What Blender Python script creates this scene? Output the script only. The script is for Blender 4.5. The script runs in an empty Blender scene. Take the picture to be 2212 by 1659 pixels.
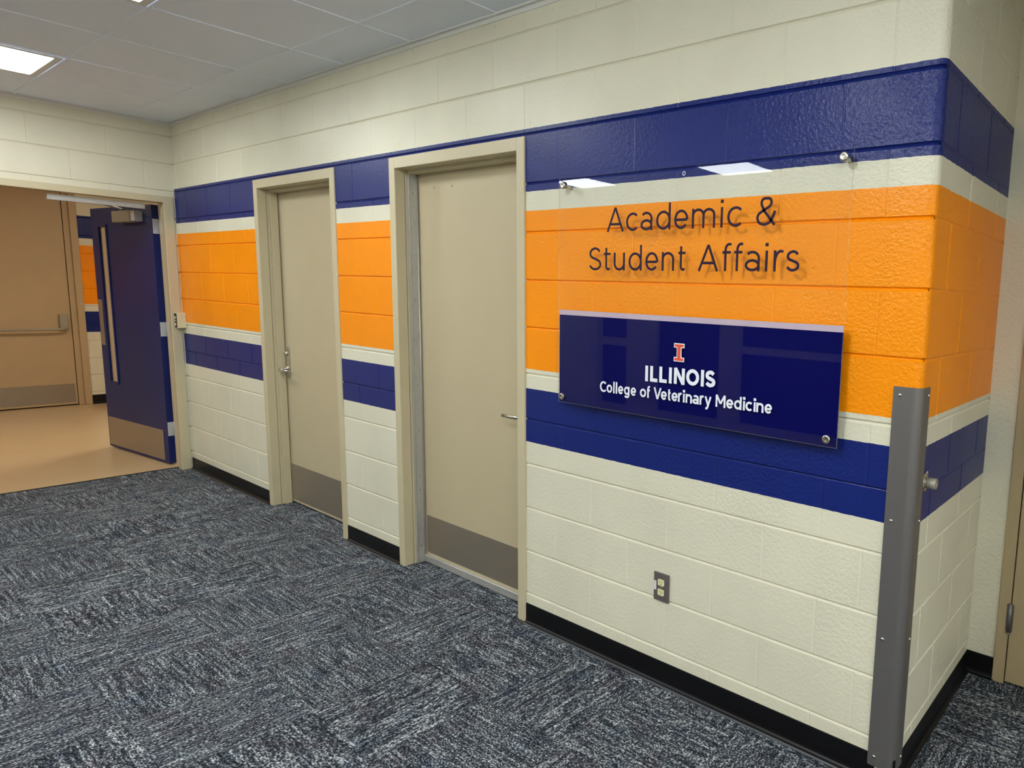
import bpy, bmesh, math, random
from mathutils import Vector, Matrix
C = bpy.context.scene.collection
PI = math.pi
random.seed(7)

# ------------------------------------------------------------------ camera
cd = bpy.data.cameras.new('camera')
cam = bpy.data.objects.new('camera', cd); C.objects.link(cam)
bpy.context.scene.camera = cam
F, CX, CY, W, H = 1446.154, 435.643, 4.935, 2212.0, 1659.0
a, b, c = -0.6075795, -0.1331689, 0.0351289
fw = Vector((math.sin(a)*math.cos(b), math.cos(a)*math.cos(b), math.sin(b)))
r0 = Vector((math.cos(a), -math.sin(a), 0)); u0 = r0.cross(fw)
r2 = r0*math.cos(c)+u0*math.sin(c); u2 = -r0*math.sin(c)+u0*math.cos(c)
m = Matrix((r2, u2, -fw)).transposed().to_4x4(); m.translation = Vector((0.60606, -1.935393, 1.525965))
cam.matrix_world = m
cd.sensor_fit = 'HORIZONTAL'; cd.sensor_width = 36.0; cd.lens = F*36.0/W
cd.shift_x = -CX/W; cd.shift_y = CY/W; cd.clip_start = 0.05; cd.clip_end = 100

# ------------------------------------------------------------------ world, exposure
wd = bpy.data.worlds.new('world'); bpy.context.scene.world = wd; wd.use_nodes = True
wd.node_tree.nodes['Background'].inputs[0].default_value = (0.9, 0.95, 1, 1)
wd.node_tree.nodes['Background'].inputs[1].default_value = 0.0
vs = bpy.context.scene.view_settings
vs.view_transform = 'Standard'; vs.look = 'None'; vs.gamma = 1.0; vs.use_curve_mapping = False
vs.exposure = 0.0
bpy.context.scene.cycles.diffuse_bounces = 8
PANEL = 30.0          # brightness of the room's ceiling panels
PANEL_HALL = 38.0     # warmer panels of the hall behind the doorway

# ------------------------------------------------------------------ helpers: materials
def lin(v):
    v /= 255.0
    return v/12.92 if v <= 0.04045 else ((v+0.055)/1.055)**2.4
def rgb(r, g, b): return (lin(r), lin(g), lin(b), 1)
class NT:
    def __init__(s, name):
        s.m = bpy.data.materials.new(name); s.m.use_nodes = True
        s.t = s.m.node_tree; s.n = s.t.nodes; s.bs = s.n['Principled BSDF']; s.out = s.n['Material Output']
    def add(s, typ, **kw):
        n = s.n.new(typ)
        for k, v in kw.items(): setattr(n, k, v)
        return n
    def link(s, x, y): s.t.links.new(x, y)
    def val(s, sock, v):
        if hasattr(v, 'is_output'): s.link(v, sock)
        else: sock.default_value = v
    def math(s, op, x, y=None, z=None, clamp=False):
        n = s.add('ShaderNodeMath', operation=op); n.use_clamp = clamp
        s.val(n.inputs[0], x)
        if y is not None: s.val(n.inputs[1], y)
        if z is not None: s.val(n.inputs[2], z)
        return n.outputs[0]
    def mix(s, f, x, y, blend='MIX'):
        n = s.add('ShaderNodeMix', data_type='RGBA', blend_type=blend)
        s.val(n.inputs[0], f); s.val(n.inputs[6], x); s.val(n.inputs[7], y)
        return n.outputs[2]
    def noise(s, vec, scale, detail=2.0, rough=0.5):
        n = s.add('ShaderNodeTexNoise'); n.inputs['Scale'].default_value = scale
        n.inputs['Detail'].default_value = detail; n.inputs['Roughness'].default_value = rough
        if vec is not None: s.link(vec, n.inputs['Vector'])
        return n.outputs['Fac']
    def mapr(s, v, a0, a1, b0=0.0, b1=1.0):
        n = s.add('ShaderNodeMapRange'); s.link(v, n.inputs[0])
        n.inputs[1].default_value = a0; n.inputs[2].default_value = a1; n.inputs[3].default_value = b0; n.inputs[4].default_value = b1
        return n.outputs[0]
    def scalev(s, vec, sc):
        n = s.add('ShaderNodeMapping'); n.inputs['Scale'].default_value = sc
        s.link(vec, n.inputs['Vector']); return n.outputs[0]
    def pos(s): return s.add('ShaderNodeNewGeometry').outputs['Position']
    def bump(s, h, strength, dist, nrm=None):
        n = s.add('ShaderNodeBump'); n.inputs['Strength'].default_value = strength; n.inputs['Distance'].default_value = dist
        s.link(h, n.inputs['Height'])
        if nrm is not None: s.link(nrm, n.inputs['Normal'])
        return n.outputs[0]
def mat(name, col, rough=0.5, metal=0.0, spec=0.5, var=0.04, vscale=6.0, bump=0.0, bscale=120.0, bdist=0.001, stretch=None):
    k = NT(name); p = k.pos()
    if stretch: p = k.scalev(p, stretch)
    f = k.noise(p, vscale, 3.0)
    lo = tuple(max(0, v*(1-var)) for v in col[:3])+(1,); hi = tuple(min(1, v*(1+var)) for v in col[:3])+(1,)
    k.link(k.mix(f, lo, hi), k.bs.inputs['Base Color'])
    k.bs.inputs['Roughness'].default_value = rough; k.bs.inputs['Metallic'].default_value = metal
    k.bs.inputs['Specular IOR Level'].default_value = spec
    if bump: k.link(k.bump(k.noise(p, bscale, 2.0), bump, bdist), k.bs.inputs['Normal'])
    return k.m

CREAM = rgb(214, 209, 189); ORANGE = rgb(244, 143, 0); NAVY = rgb(17, 33, 104)
Z_STRIPE = [0.856, 1.096, 1.183, 1.860, 1.940, 2.197]      # navy | cream | orange | cream | navy
def paint(name, stripes=True, bumpy=True):
    k = NT(name); p = k.pos()
    sep = k.add('ShaderNodeSeparateXYZ'); k.link(p, sep.inputs[0]); z = sep.outputs[2]
    wob = k.math('MULTIPLY', k.math('SUBTRACT', k.noise(p, 40.0, 2.0), 0.5), 0.004)
    zz = k.math('ADD', z, wob)
    col = CREAM
    if stripes:
        def band(lo, hi):
            return k.math('MULTIPLY', k.math('GREATER_THAN', zz, lo), k.math('LESS_THAN', zz, hi))
        navy = k.math('ADD', band(Z_STRIPE[0], Z_STRIPE[1]), band(Z_STRIPE[4], Z_STRIPE[5]))
        orange = band(Z_STRIPE[2], Z_STRIPE[3])
        col = k.mix(navy, k.mix(orange, CREAM, ORANGE), NAVY)
    var = k.mapr(k.noise(p, 2.2, 3.0), 0.3, 0.7, 0.95, 1.04)
    vc = k.add('ShaderNodeCombineColor'); [k.link(var, vc.inputs[i]) for i in range(3)]
    k.link(k.mix(1.0, col, vc.outputs[0], 'MULTIPLY'), k.bs.inputs['Base Color'])
    k.bs.inputs['Roughness'].default_value = 0.36
    k.bs.inputs['Specular IOR Level'].default_value = 0.28
    if bumpy:
        n1 = k.noise(p, 75.0, 2.5, 0.55)
        rough_mask = k.mapr(k.noise(p, 1.6, 2.0), 0.40, 0.60, 0.35, 1.0)
        rough_mask = k.math('MULTIPLY', rough_mask, k.mapr(sep.outputs[0], -1.7, -.25, 0.45, 1.0))
        b1 = k.bump(k.math('MULTIPLY', n1, rough_mask), 0.7, 0.0062)
        v = k.add('ShaderNodeTexVoronoi'); v.inputs['Scale'].default_value = 26.0; k.link(p, v.inputs['Vector'])
        pit = k.math('MULTIPLY', k.mapr(v.outputs['Distance'], 0.0, 0.14, 1.0, 0.0), k.math('GREATER_THAN', k.noise(p, 9.0, 2.0), 0.58))
        b2 = k.bump(k.math('MULTIPLY', pit, -1.0), 0.7, 0.003, b1)
        k.link(b2, k.bs.inputs['Normal'])
    return k.m
M_WALL = paint('striped block paint'); M_PLAIN = paint('plain cream block paint', stripes=False)

def carpet():
    k = NT('loop pile carpet tile'); p = k.pos()
    sep = k.add('ShaderNodeSeparateXYZ'); k.link(p, sep.inputs[0]); x, y = sep.outputs[0], sep.outputs[1]
    T = 0.42
    ix = k.math('FLOOR', k.math('DIVIDE', k.math('ADD', x, 0.13), T)); iy = k.math('FLOOR', k.math('DIVIDE', k.math('ADD', y, 0.07), T))
    chk = k.math('MODULO', k.math('ABSOLUTE', k.math('ADD', ix, iy)), 2.0)
    def sel(p0, p1):   # p0 where chk=0
        n = k.add('ShaderNodeMix', data_type='FLOAT'); k.link(chk, n.inputs[0]); k.link(p0, n.inputs[2]); k.link(p1, n.inputs[3]); return n.outputs[0]
    u = sel(x, y); v = sel(y, x)
    wn = k.add('ShaderNodeTexWhiteNoise', noise_dimensions='2D')
    cb = k.add('ShaderNodeCombineXYZ'); k.link(ix, cb.inputs[0]); k.link(iy, cb.inputs[1]); k.link(cb.outputs[0], wn.inputs['Vector'])
    off = k.math('MULTIPLY', wn.outputs['Value'], 37.0)
    def vec(su, sv):
        n = k.add('ShaderNodeCombineXYZ'); k.link(k.math('MULTIPLY', u, su), n.inputs[0]); k.link(k.math('MULTIPLY', v, sv), n.inputs[1]); k.link(off, n.inputs[2]); return n.outputs[0]
    loops = k.noise(vec(200, 125), 1.0, 1.0, 0.5)
    fleck = k.noise(vec(150, 48), 1.0, 2.0, 0.6)
    rows = k.noise(vec(88, 6.0), 1.0, 2.0, 0.6)
    s = k.math('ADD', k.math('MULTIPLY', loops, 0.64), k.math('ADD', k.math('MULTIPLY', fleck, 0.34), k.math('MULTIPLY', rows, 0.40)))
    val = k.mapr(s, 0.52, 0.87)
    rp = k.add('ShaderNodeValToRGB'); k.link(val, rp.inputs[0])
    e = rp.color_ramp.elements; e[0].position = 0.0; e[0].color = rgb(18, 21, 27); e[1].position = 1.0; e[1].color = rgb(196, 199, 201)
    for ps, cl in ((0.33, (38, 43, 51)), (0.58, (86, 91, 97)), (0.8, (144, 148, 151))):
        q = e.new(ps); q.color = rgb(*cl)
    tint = k.noise(p, 7.0, 3.0, 0.6)
    col = k.mix(k.mapr(tint, 0.35, 0.5, 0.5, 0.0), rp.outputs[0], rgb(178, 150, 168), 'MULTIPLY')
    col = k.mix(k.mapr(tint, 0.52, 0.68, 0.0, 0.5), col, rgb(130, 152, 190), 'MULTIPLY')
    k.link(col, k.bs.inputs['Base Color']); k.bs.inputs['Roughness'].default_value = 0.95
    k.bs.inputs['Specular IOR Level'].default_value = 0.15
    k.link(k.bump(s, 0.6, 0.006), k.bs.inputs['Normal'])
    return k.m
def vinyl():
    k = NT('waxed vinyl tile'); p = k.pos()
    f = k.noise(p, 1.2, 3.0); g = k.noise(p, 90.0, 3.0, 0.7)
    col = k.mix(f, rgb(192, 164, 126), rgb(202, 176, 140))
    col = k.mix(k.mapr(g, 0.55, 0.7, 0.0, 0.25), col, rgb(168, 140, 106))
    k.link(col, k.bs.inputs['Base Color'])
    k.bs.inputs['Roughness'].default_value = 0.22
    k.link(k.bump(k.noise(p, 5.0, 1.0), 0.08, 0.01), k.bs.inputs['Normal'])
    return k.m
def emit(name, col, strength):
    k = NT(name); e = k.add('ShaderNodeEmission'); p = k.pos()
    k.link(k.mix(k.noise(p, 3.0), col, tuple(v*0.97 for v in col[:3])+(1,)), e.inputs[0]); e.inputs[1].default_value = strength
    k.link(e.outputs[0], k.out.inputs[0]); return k.m
def acrylic(reflect=True):
    k = NT('clear acrylic' if reflect else 'clear acrylic back'); tr = k.add('ShaderNodeBsdfTransparent'); p = k.pos()
    k.link(k.mix(k.noise(p, 2.0), (0.995, 0.997, 0.998, 1), (0.99, 0.995, 0.997, 1)), tr.inputs[0])
    if not reflect: k.link(tr.outputs[0], k.out.inputs[0]); return k.m
    gl = k.add('ShaderNodeBsdfGlossy'); gl.inputs['Roughness'].default_value = 0.015
    fr = k.add('ShaderNodeFresnel'); fr.inputs[0].default_value = 1.42
    front = k.math('SUBTRACT', 1.0, k.add('ShaderNodeNewGeometry').outputs['Backfacing'])
    mx = k.add('ShaderNodeMixShader'); k.link(k.math('MULTIPLY', fr.outputs[0], front), mx.inputs[0]); k.link(tr.outputs[0], mx.inputs[1]); k.link(gl.outputs[0], mx.inputs[2])
    k.link(mx.outputs[0], k.out.inputs[0]); return k.m
def steel(name, col, rough, sx=(1, 1, 1), metal=1.0, bump=0.15):
    k = NT(name); p = k.scalev(k.pos(), sx)
    f = k.noise(p, 40.0, 3.0, 0.6)
    k.link(k.mix(f, tuple(v*0.82 for v in col[:3])+(1,), tuple(min(1, v*1.12) for v in col[:3])+(1,)), k.bs.inputs['Base Color'])
    k.bs.inputs['Metallic'].default_value = metal
    k.link(k.mapr(f, 0.3, 0.7, rough*0.85, rough*1.2), k.bs.inputs['Roughness'])
    if bump: k.link(k.bump(f, bump, 0.0006), k.bs.inputs['Normal'])
    return k.m
M_CARPET = carpet(); M_VINYL = vinyl()
M_TAN = mat('tan enamel frame', rgb(192, 180, 150), 0.38, bump=0.05, bscale=160)
M_LEAF = mat('tan painted door', rgb(184, 170, 140), 0.42, var=0.03, bump=0.05, bscale=140)
M_LEAFH = mat('tan hall door', rgb(178, 154, 120), 0.45, var=0.04)
M_BROWN = mat('brown tan alcove door', rgb(170, 152, 118), 0.45)
M_NAVYDOOR = mat('navy painted door', rgb(15, 31, 90), 0.45, spec=.3)
M_BASE = mat('black rubber cove base', rgb(9, 8, 11), 0.4, spec=.3)
M_TOE_HILITE = mat('grey toe highlight', rgb(62, 62, 66), 0.4)  # highlight along the cove toe, put in as a lighter grey
M_CEIL = mat('mineral ceiling tile', rgb(230, 237, 250), 0.9, var=0.02, bump=0.25, bscale=220)
M_GRID = mat('ceiling grid enamel', rgb(214, 212, 208), 0.45)
M_KICK = steel('brushed kick plate', rgb(158, 146, 132), 0.38, (1, 1, 30), 0.65)
M_GUARD = steel('brushed steel guard', rgb(124, 120, 120), 0.40, (30, 30, 0.6), 0.65)
M_CHROME = steel('satin chrome', rgb(205, 200, 192), 0.2, bump=0.0)
M_ALU = steel('aluminium', rgb(186, 184, 180), 0.42, (1, 1, 1), 0.5, bump=0.05)
M_ZINC = mat('primed hinge leaf', rgb(196, 198, 204), 0.45, metal=0.3)
M_CLOSER = mat('tan closer cover', rgb(150, 143, 128), 0.5)
M_BUMP = mat('dull grey bumper', rgb(150, 146, 132), 0.45, metal=.3)
M_DARK = mat('dark slot', rgb(42, 32, 22), 0.6)
M_BOX = mat('beige switch housing', rgb(206, 196, 164), 0.45)
M_PLATE = mat('brown nylon cover plate', rgb(92, 84, 82), 0.4)
M_IVORY = mat('ivory receptacle', rgb(222, 218, 170), 0.35)
M_STICK = mat('white paper sticker', rgb(214, 208, 210), 0.6)
M_BLUEVINYL = mat('deep blue vinyl', rgb(6, 8, 76), 0.5, spec=0.05, var=0.01)
M_LAV = mat('lavender vinyl strip', rgb(190, 170, 186), 0.5, var=0.01)
M_TITLE = mat('dark plum lettering', rgb(40, 18, 46), 0.5, spec=.2)
M_WHITE = mat('white lettering', rgb(232, 234, 246), 0.5)
M_RED = mat('orange red emblem', rgb(226, 78, 48), 0.5)
M_ACR = acrylic(); M_ACRB = acrylic(False)
def edge_mat():
    k = NT('acrylic cut edge'); k.bs.inputs['Base Color'].default_value = rgb(190, 186, 178); k.bs.inputs['Roughness'].default_value = .3
    tr = k.add('ShaderNodeBsdfTransparent'); mx = k.add('ShaderNodeMixShader')
    k.link(k.mapr(k.noise(k.pos(), 30.0), 0, 1, .32, .42), mx.inputs[0]); k.link(tr.outputs[0], mx.inputs[1]); k.link(k.bs.outputs[0], mx.inputs[2]); k.link(mx.outputs[0], k.out.inputs[0])
    return k.m
M_EDGE = edge_mat()
M_LIGHT = emit('lit diffuser', (0.95, 1.0, 0.985, 1), PANEL)
M_LIGHTB = emit('bright lit diffuser', (0.95, 1.0, 0.985, 1), PANEL*1.6)  # stronger glow of the added panels that light the return wall
M_LIGHTC = emit('small lit diffuser', (0.95, 1.0, 0.985, 1), PANEL*4.3)
M_LIGHTH = emit('warm lit diffuser', (1.0, 0.87, 0.68, 1), PANEL_HALL)
M_SHADE = mat('woven window shade', rgb(178, 158, 130), 0.8, bump=0.3, bscale=300)
M_DKGLASS = mat('dark unlit glass', rgb(14, 16, 20), 0.08)
M_BLACK = mat('black vinyl threshold', rgb(24, 23, 26), 0.5)

# ------------------------------------------------------------------ helpers: meshes
def newbm(): return bmesh.new()
def add_box(bm, x0, x1, y0, y1, z0, z1, bev=0.0, seg=2):
    r = bmesh.ops.create_cube(bm, size=1.0)
    vsx = r['verts']
    for v in vsx:
        v.co = Vector(((x0+x1)/2+v.co.x*(x1-x0), (y0+y1)/2+v.co.y*(y1-y0), (z0+z1)/2+v.co.z*(z1-z0)))
    if bev > 0:
        es = list({e for v in vsx for e in v.link_edges})
        bmesh.ops.bevel(bm, geom=es, offset=bev, segments=seg, profile=0.5, affect='EDGES')
    return vsx
def add_lathe(bm, prof, origin, axis, n=24):
    """prof: list of (t along axis, radius); closed at radius 0 ends"""
    ax = Vector(axis).normalized(); t = Vector((0, 0, 1)) if abs(ax.z) < 0.9 else Vector((1, 0, 0))
    e1 = ax.cross(t).normalized(); e2 = ax.cross(e1); o = Vector(origin)
    rings = []
    for (s, r) in prof:
        rings.append([bm.verts.new(o+ax*s+(e1*math.cos(2*PI*i/n)+e2*math.sin(2*PI*i/n))*r) for i in range(n)] if r > 1e-6 else [bm.verts.new(o+ax*s)])
    for A, B in zip(rings, rings[1:]):
        for i in range(n):
            j = (i+1) % n
            if len(A) == 1 and len(B) == 1: continue
            if len(A) == 1: f = bm.faces.new((A[0], B[j], B[i]))
            elif len(B) == 1: f = bm.faces.new((A[i], A[j], B[0]))
            else: f = bm.faces.new((A[i], A[j], B[j], B[i]))
            f.smooth = True
def add_cyl(bm, origin, axis, length, r, bev=0.001, n=24):
    add_lathe(bm, [(0, 0), (0, r-bev), (bev, r), (length-bev, r), (length, r-bev), (length, 0)], origin, axis, n)
def add_tube(bm, pts, r, n=12):
    P = [Vector(p) for p in pts]; rings = []
    for i, p in enumerate(P):
        d = (P[min(i+1, len(P)-1)]-P[max(i-1, 0)]).normalized()
        t = Vector((0, 0, 1)) if abs(d.z) < 0.9 else Vector((1, 0, 0))
        e1 = d.cross(t).normalized(); e2 = d.cross(e1)
        rr = r[i] if isinstance(r, (list, tuple)) else r
        rings.append([bm.verts.new(p+(e1*math.cos(2*PI*k/n)+e2*math.sin(2*PI*k/n))*rr) for k in range(n)])
    for A, B in zip(rings, rings[1:]):
        for k in range(n):
            f = bm.faces.new((A[k], A[(k+1) % n], B[(k+1) % n], B[k])); f.smooth = True
    bm.faces.new(rings[0][::-1]); bm.faces.new(rings[-1])
def add_prism(bm, prof, axis, t0, t1):
    """extrude a closed 2-D profile along x / y / z"""
    def pt(q, t):
        return {'x': (t, q[0], q[1]), 'y': (q[0], t, q[1]), 'z': (q[0], q[1], t)}[axis]
    A = [bm.verts.new(pt(q, t0)) for q in prof]; B = [bm.verts.new(pt(q, t1)) for q in prof]
    n = len(prof)
    for i in range(n): bm.faces.new((A[i], A[(i+1) % n], B[(i+1) % n], B[i]))
    bm.faces.new(A[::-1]); bm.faces.new(B)
def obj(name, bm, material, parent=None, xf=None, **props):
    bmesh.ops.recalc_face_normals(bm, faces=bm.faces)
    me = bpy.data.meshes.new(name); bm.to_mesh(me); bm.free()
    for mm in (material if isinstance(material, (list, tuple)) else [material]): me.materials.append(mm)
    o = bpy.data.objects.new(name, me); C.objects.link(o)
    if parent is not None:
        o.parent = parent
        o.matrix_parent_inverse = world(parent).inverted()
    if xf is not None: me.transform(xf)
    for k_, v in props.items(): o[k_] = v
    return o
def world(o):
    mm = o.matrix_basis.copy()
    p = o.parent
    if p is not None: mm = world(p) @ o.matrix_parent_inverse @ mm
    return mm
def empty(name, loc, label, cat, group=None, kind=None):
    o = bpy.data.objects.new(name, None); C.objects.link(o); o.location = loc; o.empty_display_size = 0.1
    o['label'] = label; o['category'] = cat
    if group: o['group'] = group
    if kind: o['kind'] = kind
    return o
def tag(o, label, cat, group=None, kind=None):
    o['label'] = label; o['category'] = cat
    if group: o['group'] = group
    if kind: o['kind'] = kind
    return o

# ------------------------------------------------------------------ block walls
ZC = 2.682                      # ceiling height
JB = 0.2032
JZ = [0.1444 + JB*k for k in range(-1, 13)]       # bed joints
JZ[0] = 0.0; JZ.append(ZC+0.02)
JZ = [z for z in JZ if z < ZC] + [ZC+0.02]
def block_rows(bm, path, s_breaks, vj, openings, dz=0.0068, hz=0.0062, dv=0.0022, hv=0.005):
    """path(s) -> (point xy, outward normal xy); vj(row) -> joint positions along s"""
    s_lo, s_hi = s_breaks[0], s_breaks[-1]
    for row in range(len(JZ)-1):
        z0, z1 = JZ[row], JZ[row+1]
        zs = [(z0, dz if row else 0), (z0+hz*0.45, dz*0.75 if row else 0), (z0+hz, 0), (z1-hz, 0), (z1-hz*0.45, dz*0.75), (z1, dz)]
        for o in openings:
            for zz in (o[2], o[3]):
                if z0+hz < zz < z1-hz: zs.append((zz, 0))
        zs.sort()
        ss = [(s, 0.0) for s in s_breaks]
        for s in vj(row-1):
            if s_lo+0.02 < s < s_hi-0.02: ss += [(s-hv, 0.0), (s-hv*0.35, dv*0.85), (s+hv*0.35, dv*0.85), (s+hv, 0.0)]
        for o in openings: ss += [(o[0], 0.0), (o[1], 0.0)]
        ss.sort()
        V = []
        for (s, ds) in ss:
            (px, py), (nx, ny) = path(s)
            V.append([bm.verts.new((px-nx*max(ds, d), py-ny*max(ds, d), z)) for (z, d) in zs])
        for i in range(len(ss)-1):
            if ss[i+1][0]-ss[i][0] < 1e-6: continue
            sm = (ss[i][0]+ss[i+1][0])/2
            for j in range(len(zs)-1):
                if zs[j+1][0]-zs[j][0] < 1e-6: continue
                zm = (zs[j][0]+zs[j+1][0])/2
                if any(o[0] < sm < o[1] and o[2] < zm < o[3] for o in openings): continue
                bm.faces.new((V[i][j], V[i+1][j], V[i+1][j+1], V[i][j+1]))

XL = -5.845                     # left end wall
XR = 8.0                        # right end of the room
D1 = (-4.372, -3.424)           # opening of the left tan door (inside the frame faces)
D2 = (-2.752, -1.803)           # opening of the right tan door
FH = 2.168                      # outer top of both frames
RB = 0.026                      # bullnose radius
YA = 0.871                      # alcove depth
# --- wall_back: the long striped wall
JX_EVEN = {-2: -1.755, 0: -1.342, 2: -0.932, 4: -0.51, 6: -0.15}
JX_ODD = {-1: -1.557, 1: -1.134, 3: -0.718, 5: -0.298}
def vj_back(row):
    t = JX_EVEN if row % 2 == 0 else JX_ODD
    lo = min(t.values()); return list(t.values()) + [lo - 0.4064*i for i in range(1, 12)] + [-5.78]
ARC = 1.0472
def path_back(s):
    if s <= -RB: return (s, 0.0), (0.0, -1.0)
    t = (s+RB)/RB                     # angle along the bullnose
    return (-RB+RB*math.sin(t), RB-RB*math.cos(t)), (math.sin(t), -math.cos(t))
def path_side(s):
    if s >= RB: return (0.0, s), (1.0, 0.0)
    t = PI/2+(s-RB)/RB
    return (-RB+RB*math.sin(t), RB-RB*math.cos(t)), (math.sin(t), -math.cos(t))
FO = 0.052                      # frame face width
bm = newbm()
block_rows(bm, path_back, [XL]+[-RB+RB*ARC*i/8 for i in range(9)], vj_back,
           [(D1[0]-FO*.7, D1[1]+FO*.7, -1, FH-.02), (D2[0]-FO*.7, D2[1]+FO*.7, -1, FH-.02)])
TH = 0.20
for x0, x1, z0, z1 in ((XL-.2, D1[0]-FO*.7, 0, ZC+.02), (D1[1]+FO*.7, D2[0]-FO*.7, 0, ZC+.02), (D2[1]+FO*.7, -.03, 0, ZC+.02),
                       (D1[0]-FO*.7, D1[1]+FO*.7, FH-.02, ZC+.02), (D2[0]-FO*.7, D2[1]+FO*.7, FH-.02, ZC+.02)):
    add_box(bm, x0, x1, 0.012, TH, z0, z1)
tag(obj('wall_back', bm, M_WALL), 'long painted block wall with navy, orange and cream stripes carrying the clear sign', 'wall', kind='structure')
# --- wall_return: round the corner into the alcove
bm = newbm()
def vj_side(row): return [0.16, 0.525] if row % 2 else [0.345, 0.71]
block_rows(bm, path_side, [RB-RB*(PI/2-ARC)*(4-i)/4 for i in range(5)]+[YA], vj_side, [], dz=0.003)
add_box(bm, -TH, -0.012, 0.03, YA+.1, 0, ZC+.02)
tag(obj('wall_return', bm, M_WALL), 'short striped block wall turning the corner into the alcove', 'wall', kind='structure')
# --- wall_alcove: plain, with the brown tan door
bm = newbm()
A5 = (0.152, 1.10)
for x0, x1, z0, z1 in ((0.0, A5[0]-.02, 0, ZC+.02), (A5[1]+.02, 1.42, 0, ZC+.02), (A5[0]-.02, A5[1]+.02, 2.14, ZC+.02)):
    add_box(bm, x0, x1, YA, YA+.15, z0, z1)
tag(obj('wall_alcove', bm, M_PLAIN), 'plain cream wall at the back of the alcove beside the brown tan door', 'wall', kind='structure')
# --- the rest of the room, out of the picture
bm = newbm(); add_box(bm, 1.30, 1.42, 0.0, YA, 0, ZC+.02)
tag(obj('wall_alcove.001', bm, M_PLAIN), 'far side wall of the alcove, outside the picture', 'wall', kind='structure')
bm = newbm(); add_box(bm, 1.42, XR, 0.0, .15, 0, ZC+.02)
tag(obj('wall_back.001', bm, M_PLAIN), 'cream wall beyond the alcove, outside the picture', 'wall', kind='structure')
bm = newbm(); add_box(bm, XR, XR+.15, -4.6, .15, 0, ZC+.02)
tag(obj('wall_right', bm, M_PLAIN), 'cream end wall behind the camera', 'wall', kind='structure')
YO = -4.50
GL = (-5.70, -0.60, 0.0, 1.34)  # dark glazed front low in the opposite wall, seen mirrored in the sign
bm = newbm()
block_rows(bm, lambda s: ((s, YO), (0.0, 1.0)), [XL, XR], lambda r: [XL+.2032*(r % 2)+.4064*i for i in range(1, 34)], [GL])
for x0, x1, z0, z1 in ((XL, GL[0], 0, ZC+.02), (GL[1], XR, 0, ZC+.02), (GL[0], GL[1], GL[3], ZC+.02)): add_box(bm, x0, x1, YO-.15, YO-.012, z0, z1)
tag(obj('wall_opposite', bm, M_PLAIN), 'cream block wall facing the sign, outside the picture', 'wall', kind='structure')
wn = empty('window_1', ((GL[0]+GL[1])/2, YO, 0), 'dark glazed front facing the sign, seen only mirrored in the navy band', 'window', kind='structure')
bm = newbm()
for x0, x1 in ((GL[0], GL[0]+.06), (-5.18, -4.68), (-3.75, -3.46), (-2.0, -1.94), (GL[1]-.06, GL[1])): add_box(bm, x0, x1, YO-.06, YO+.01, 0, GL[3], .003)
add_box(bm, GL[0], -5.18, YO-.055, YO+.005, .86, .96); add_box(bm, -3.46, GL[1], YO-.055, YO+.005, .90, .98); add_box(bm, GL[0], GL[1], YO-.055, YO+.005, GL[3]-.05, GL[3]); add_box(bm, GL[0], GL[1], YO-.055, YO+.005, 0, .1)
obj('frame', bm, M_TAN, wn)
bm = newbm(); add_box(bm, GL[0], GL[1], YO-.05, YO-.04, .1, GL[3]-.05); obj('pane', bm, M_DKGLASS, wn)
# --- wall_left with the doorway to the hall
D3 = (-1.235, -0.075)           # opening in y
D3T = 2.087
bm = newbm()
block_rows(bm, lambda s: ((XL, s), (1.0, 0.0)), [YO, -0.0], lambda r: [-.175-.2032*(r % 2)-.4064*i for i in range(-1, 11)],
           [(D3[0]-.05, D3[1]+.05, -1, D3T+.03)])
for y0, y1, z0, z1 in ((YO, D3[0]-.05, 0, ZC+.02), (D3[1]+.05, 0.012, 0, ZC+.02), (D3[0]-.05, D3[1]+.05, D3T+.03, ZC+.02)):
    add_box(bm, XL-.155, XL-.012, y0, y1, z0, z1)
tag(obj('wall_left', bm, M_PLAIN), 'cream block wall above and beside the hall doorway', 'wall', kind='structure')
# --- hall beyond the doorway
XH = -9.95
bm = newbm()
DH = (-1.05, 0.185)
block_rows(bm, lambda s: ((XH, s), (1.0, 0.0)), [-3.5, 3.0], lambda r: [-3.5+.2032*(r % 2)+.4064*i for i in range(1, 17)],
           [(DH[0]-.04, DH[1]+.06, -1, 2.47)])
for y0, y1, z0, z1 in ((-3.5, DH[0]-.04, 0, ZC+.02), (DH[1]+.06, 3.0, 0, ZC+.02), (DH[0]-.04, DH[1]+.06, 2.47, ZC+.02)):
    add_box(bm, XH-.19, XH-.012, y0, y1, z0, z1)
tag(obj('wall_hall', bm, M_WALL), 'striped block wall across the hall, seen beside the open navy door', 'wall', kind='structure')
bm = newbm(); add_box(bm, XH, XL-.19, -3.65, -3.5, 0, ZC+.02)
tag(obj('wall_hall.001', bm, M_PLAIN), 'end wall of the hall to the left, outside the picture', 'wall', kind='structure')
bm = newbm(); add_box(bm, XH, XL-.19, 3.0, 3.15, 0, ZC+.02)
tag(obj('wall_hall.002', bm, M_PLAIN), 'end wall of the hall hidden behind the navy door', 'wall', kind='structure')
bm = newbm(); add_box(bm, XL-.155, XL-.05, .20, 3.0, 0, ZC+.02)
tag(obj('wall_hall.003', bm, M_PLAIN), 'hall side wall behind the striped wall, out of sight', 'wall', kind='structure')

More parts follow.
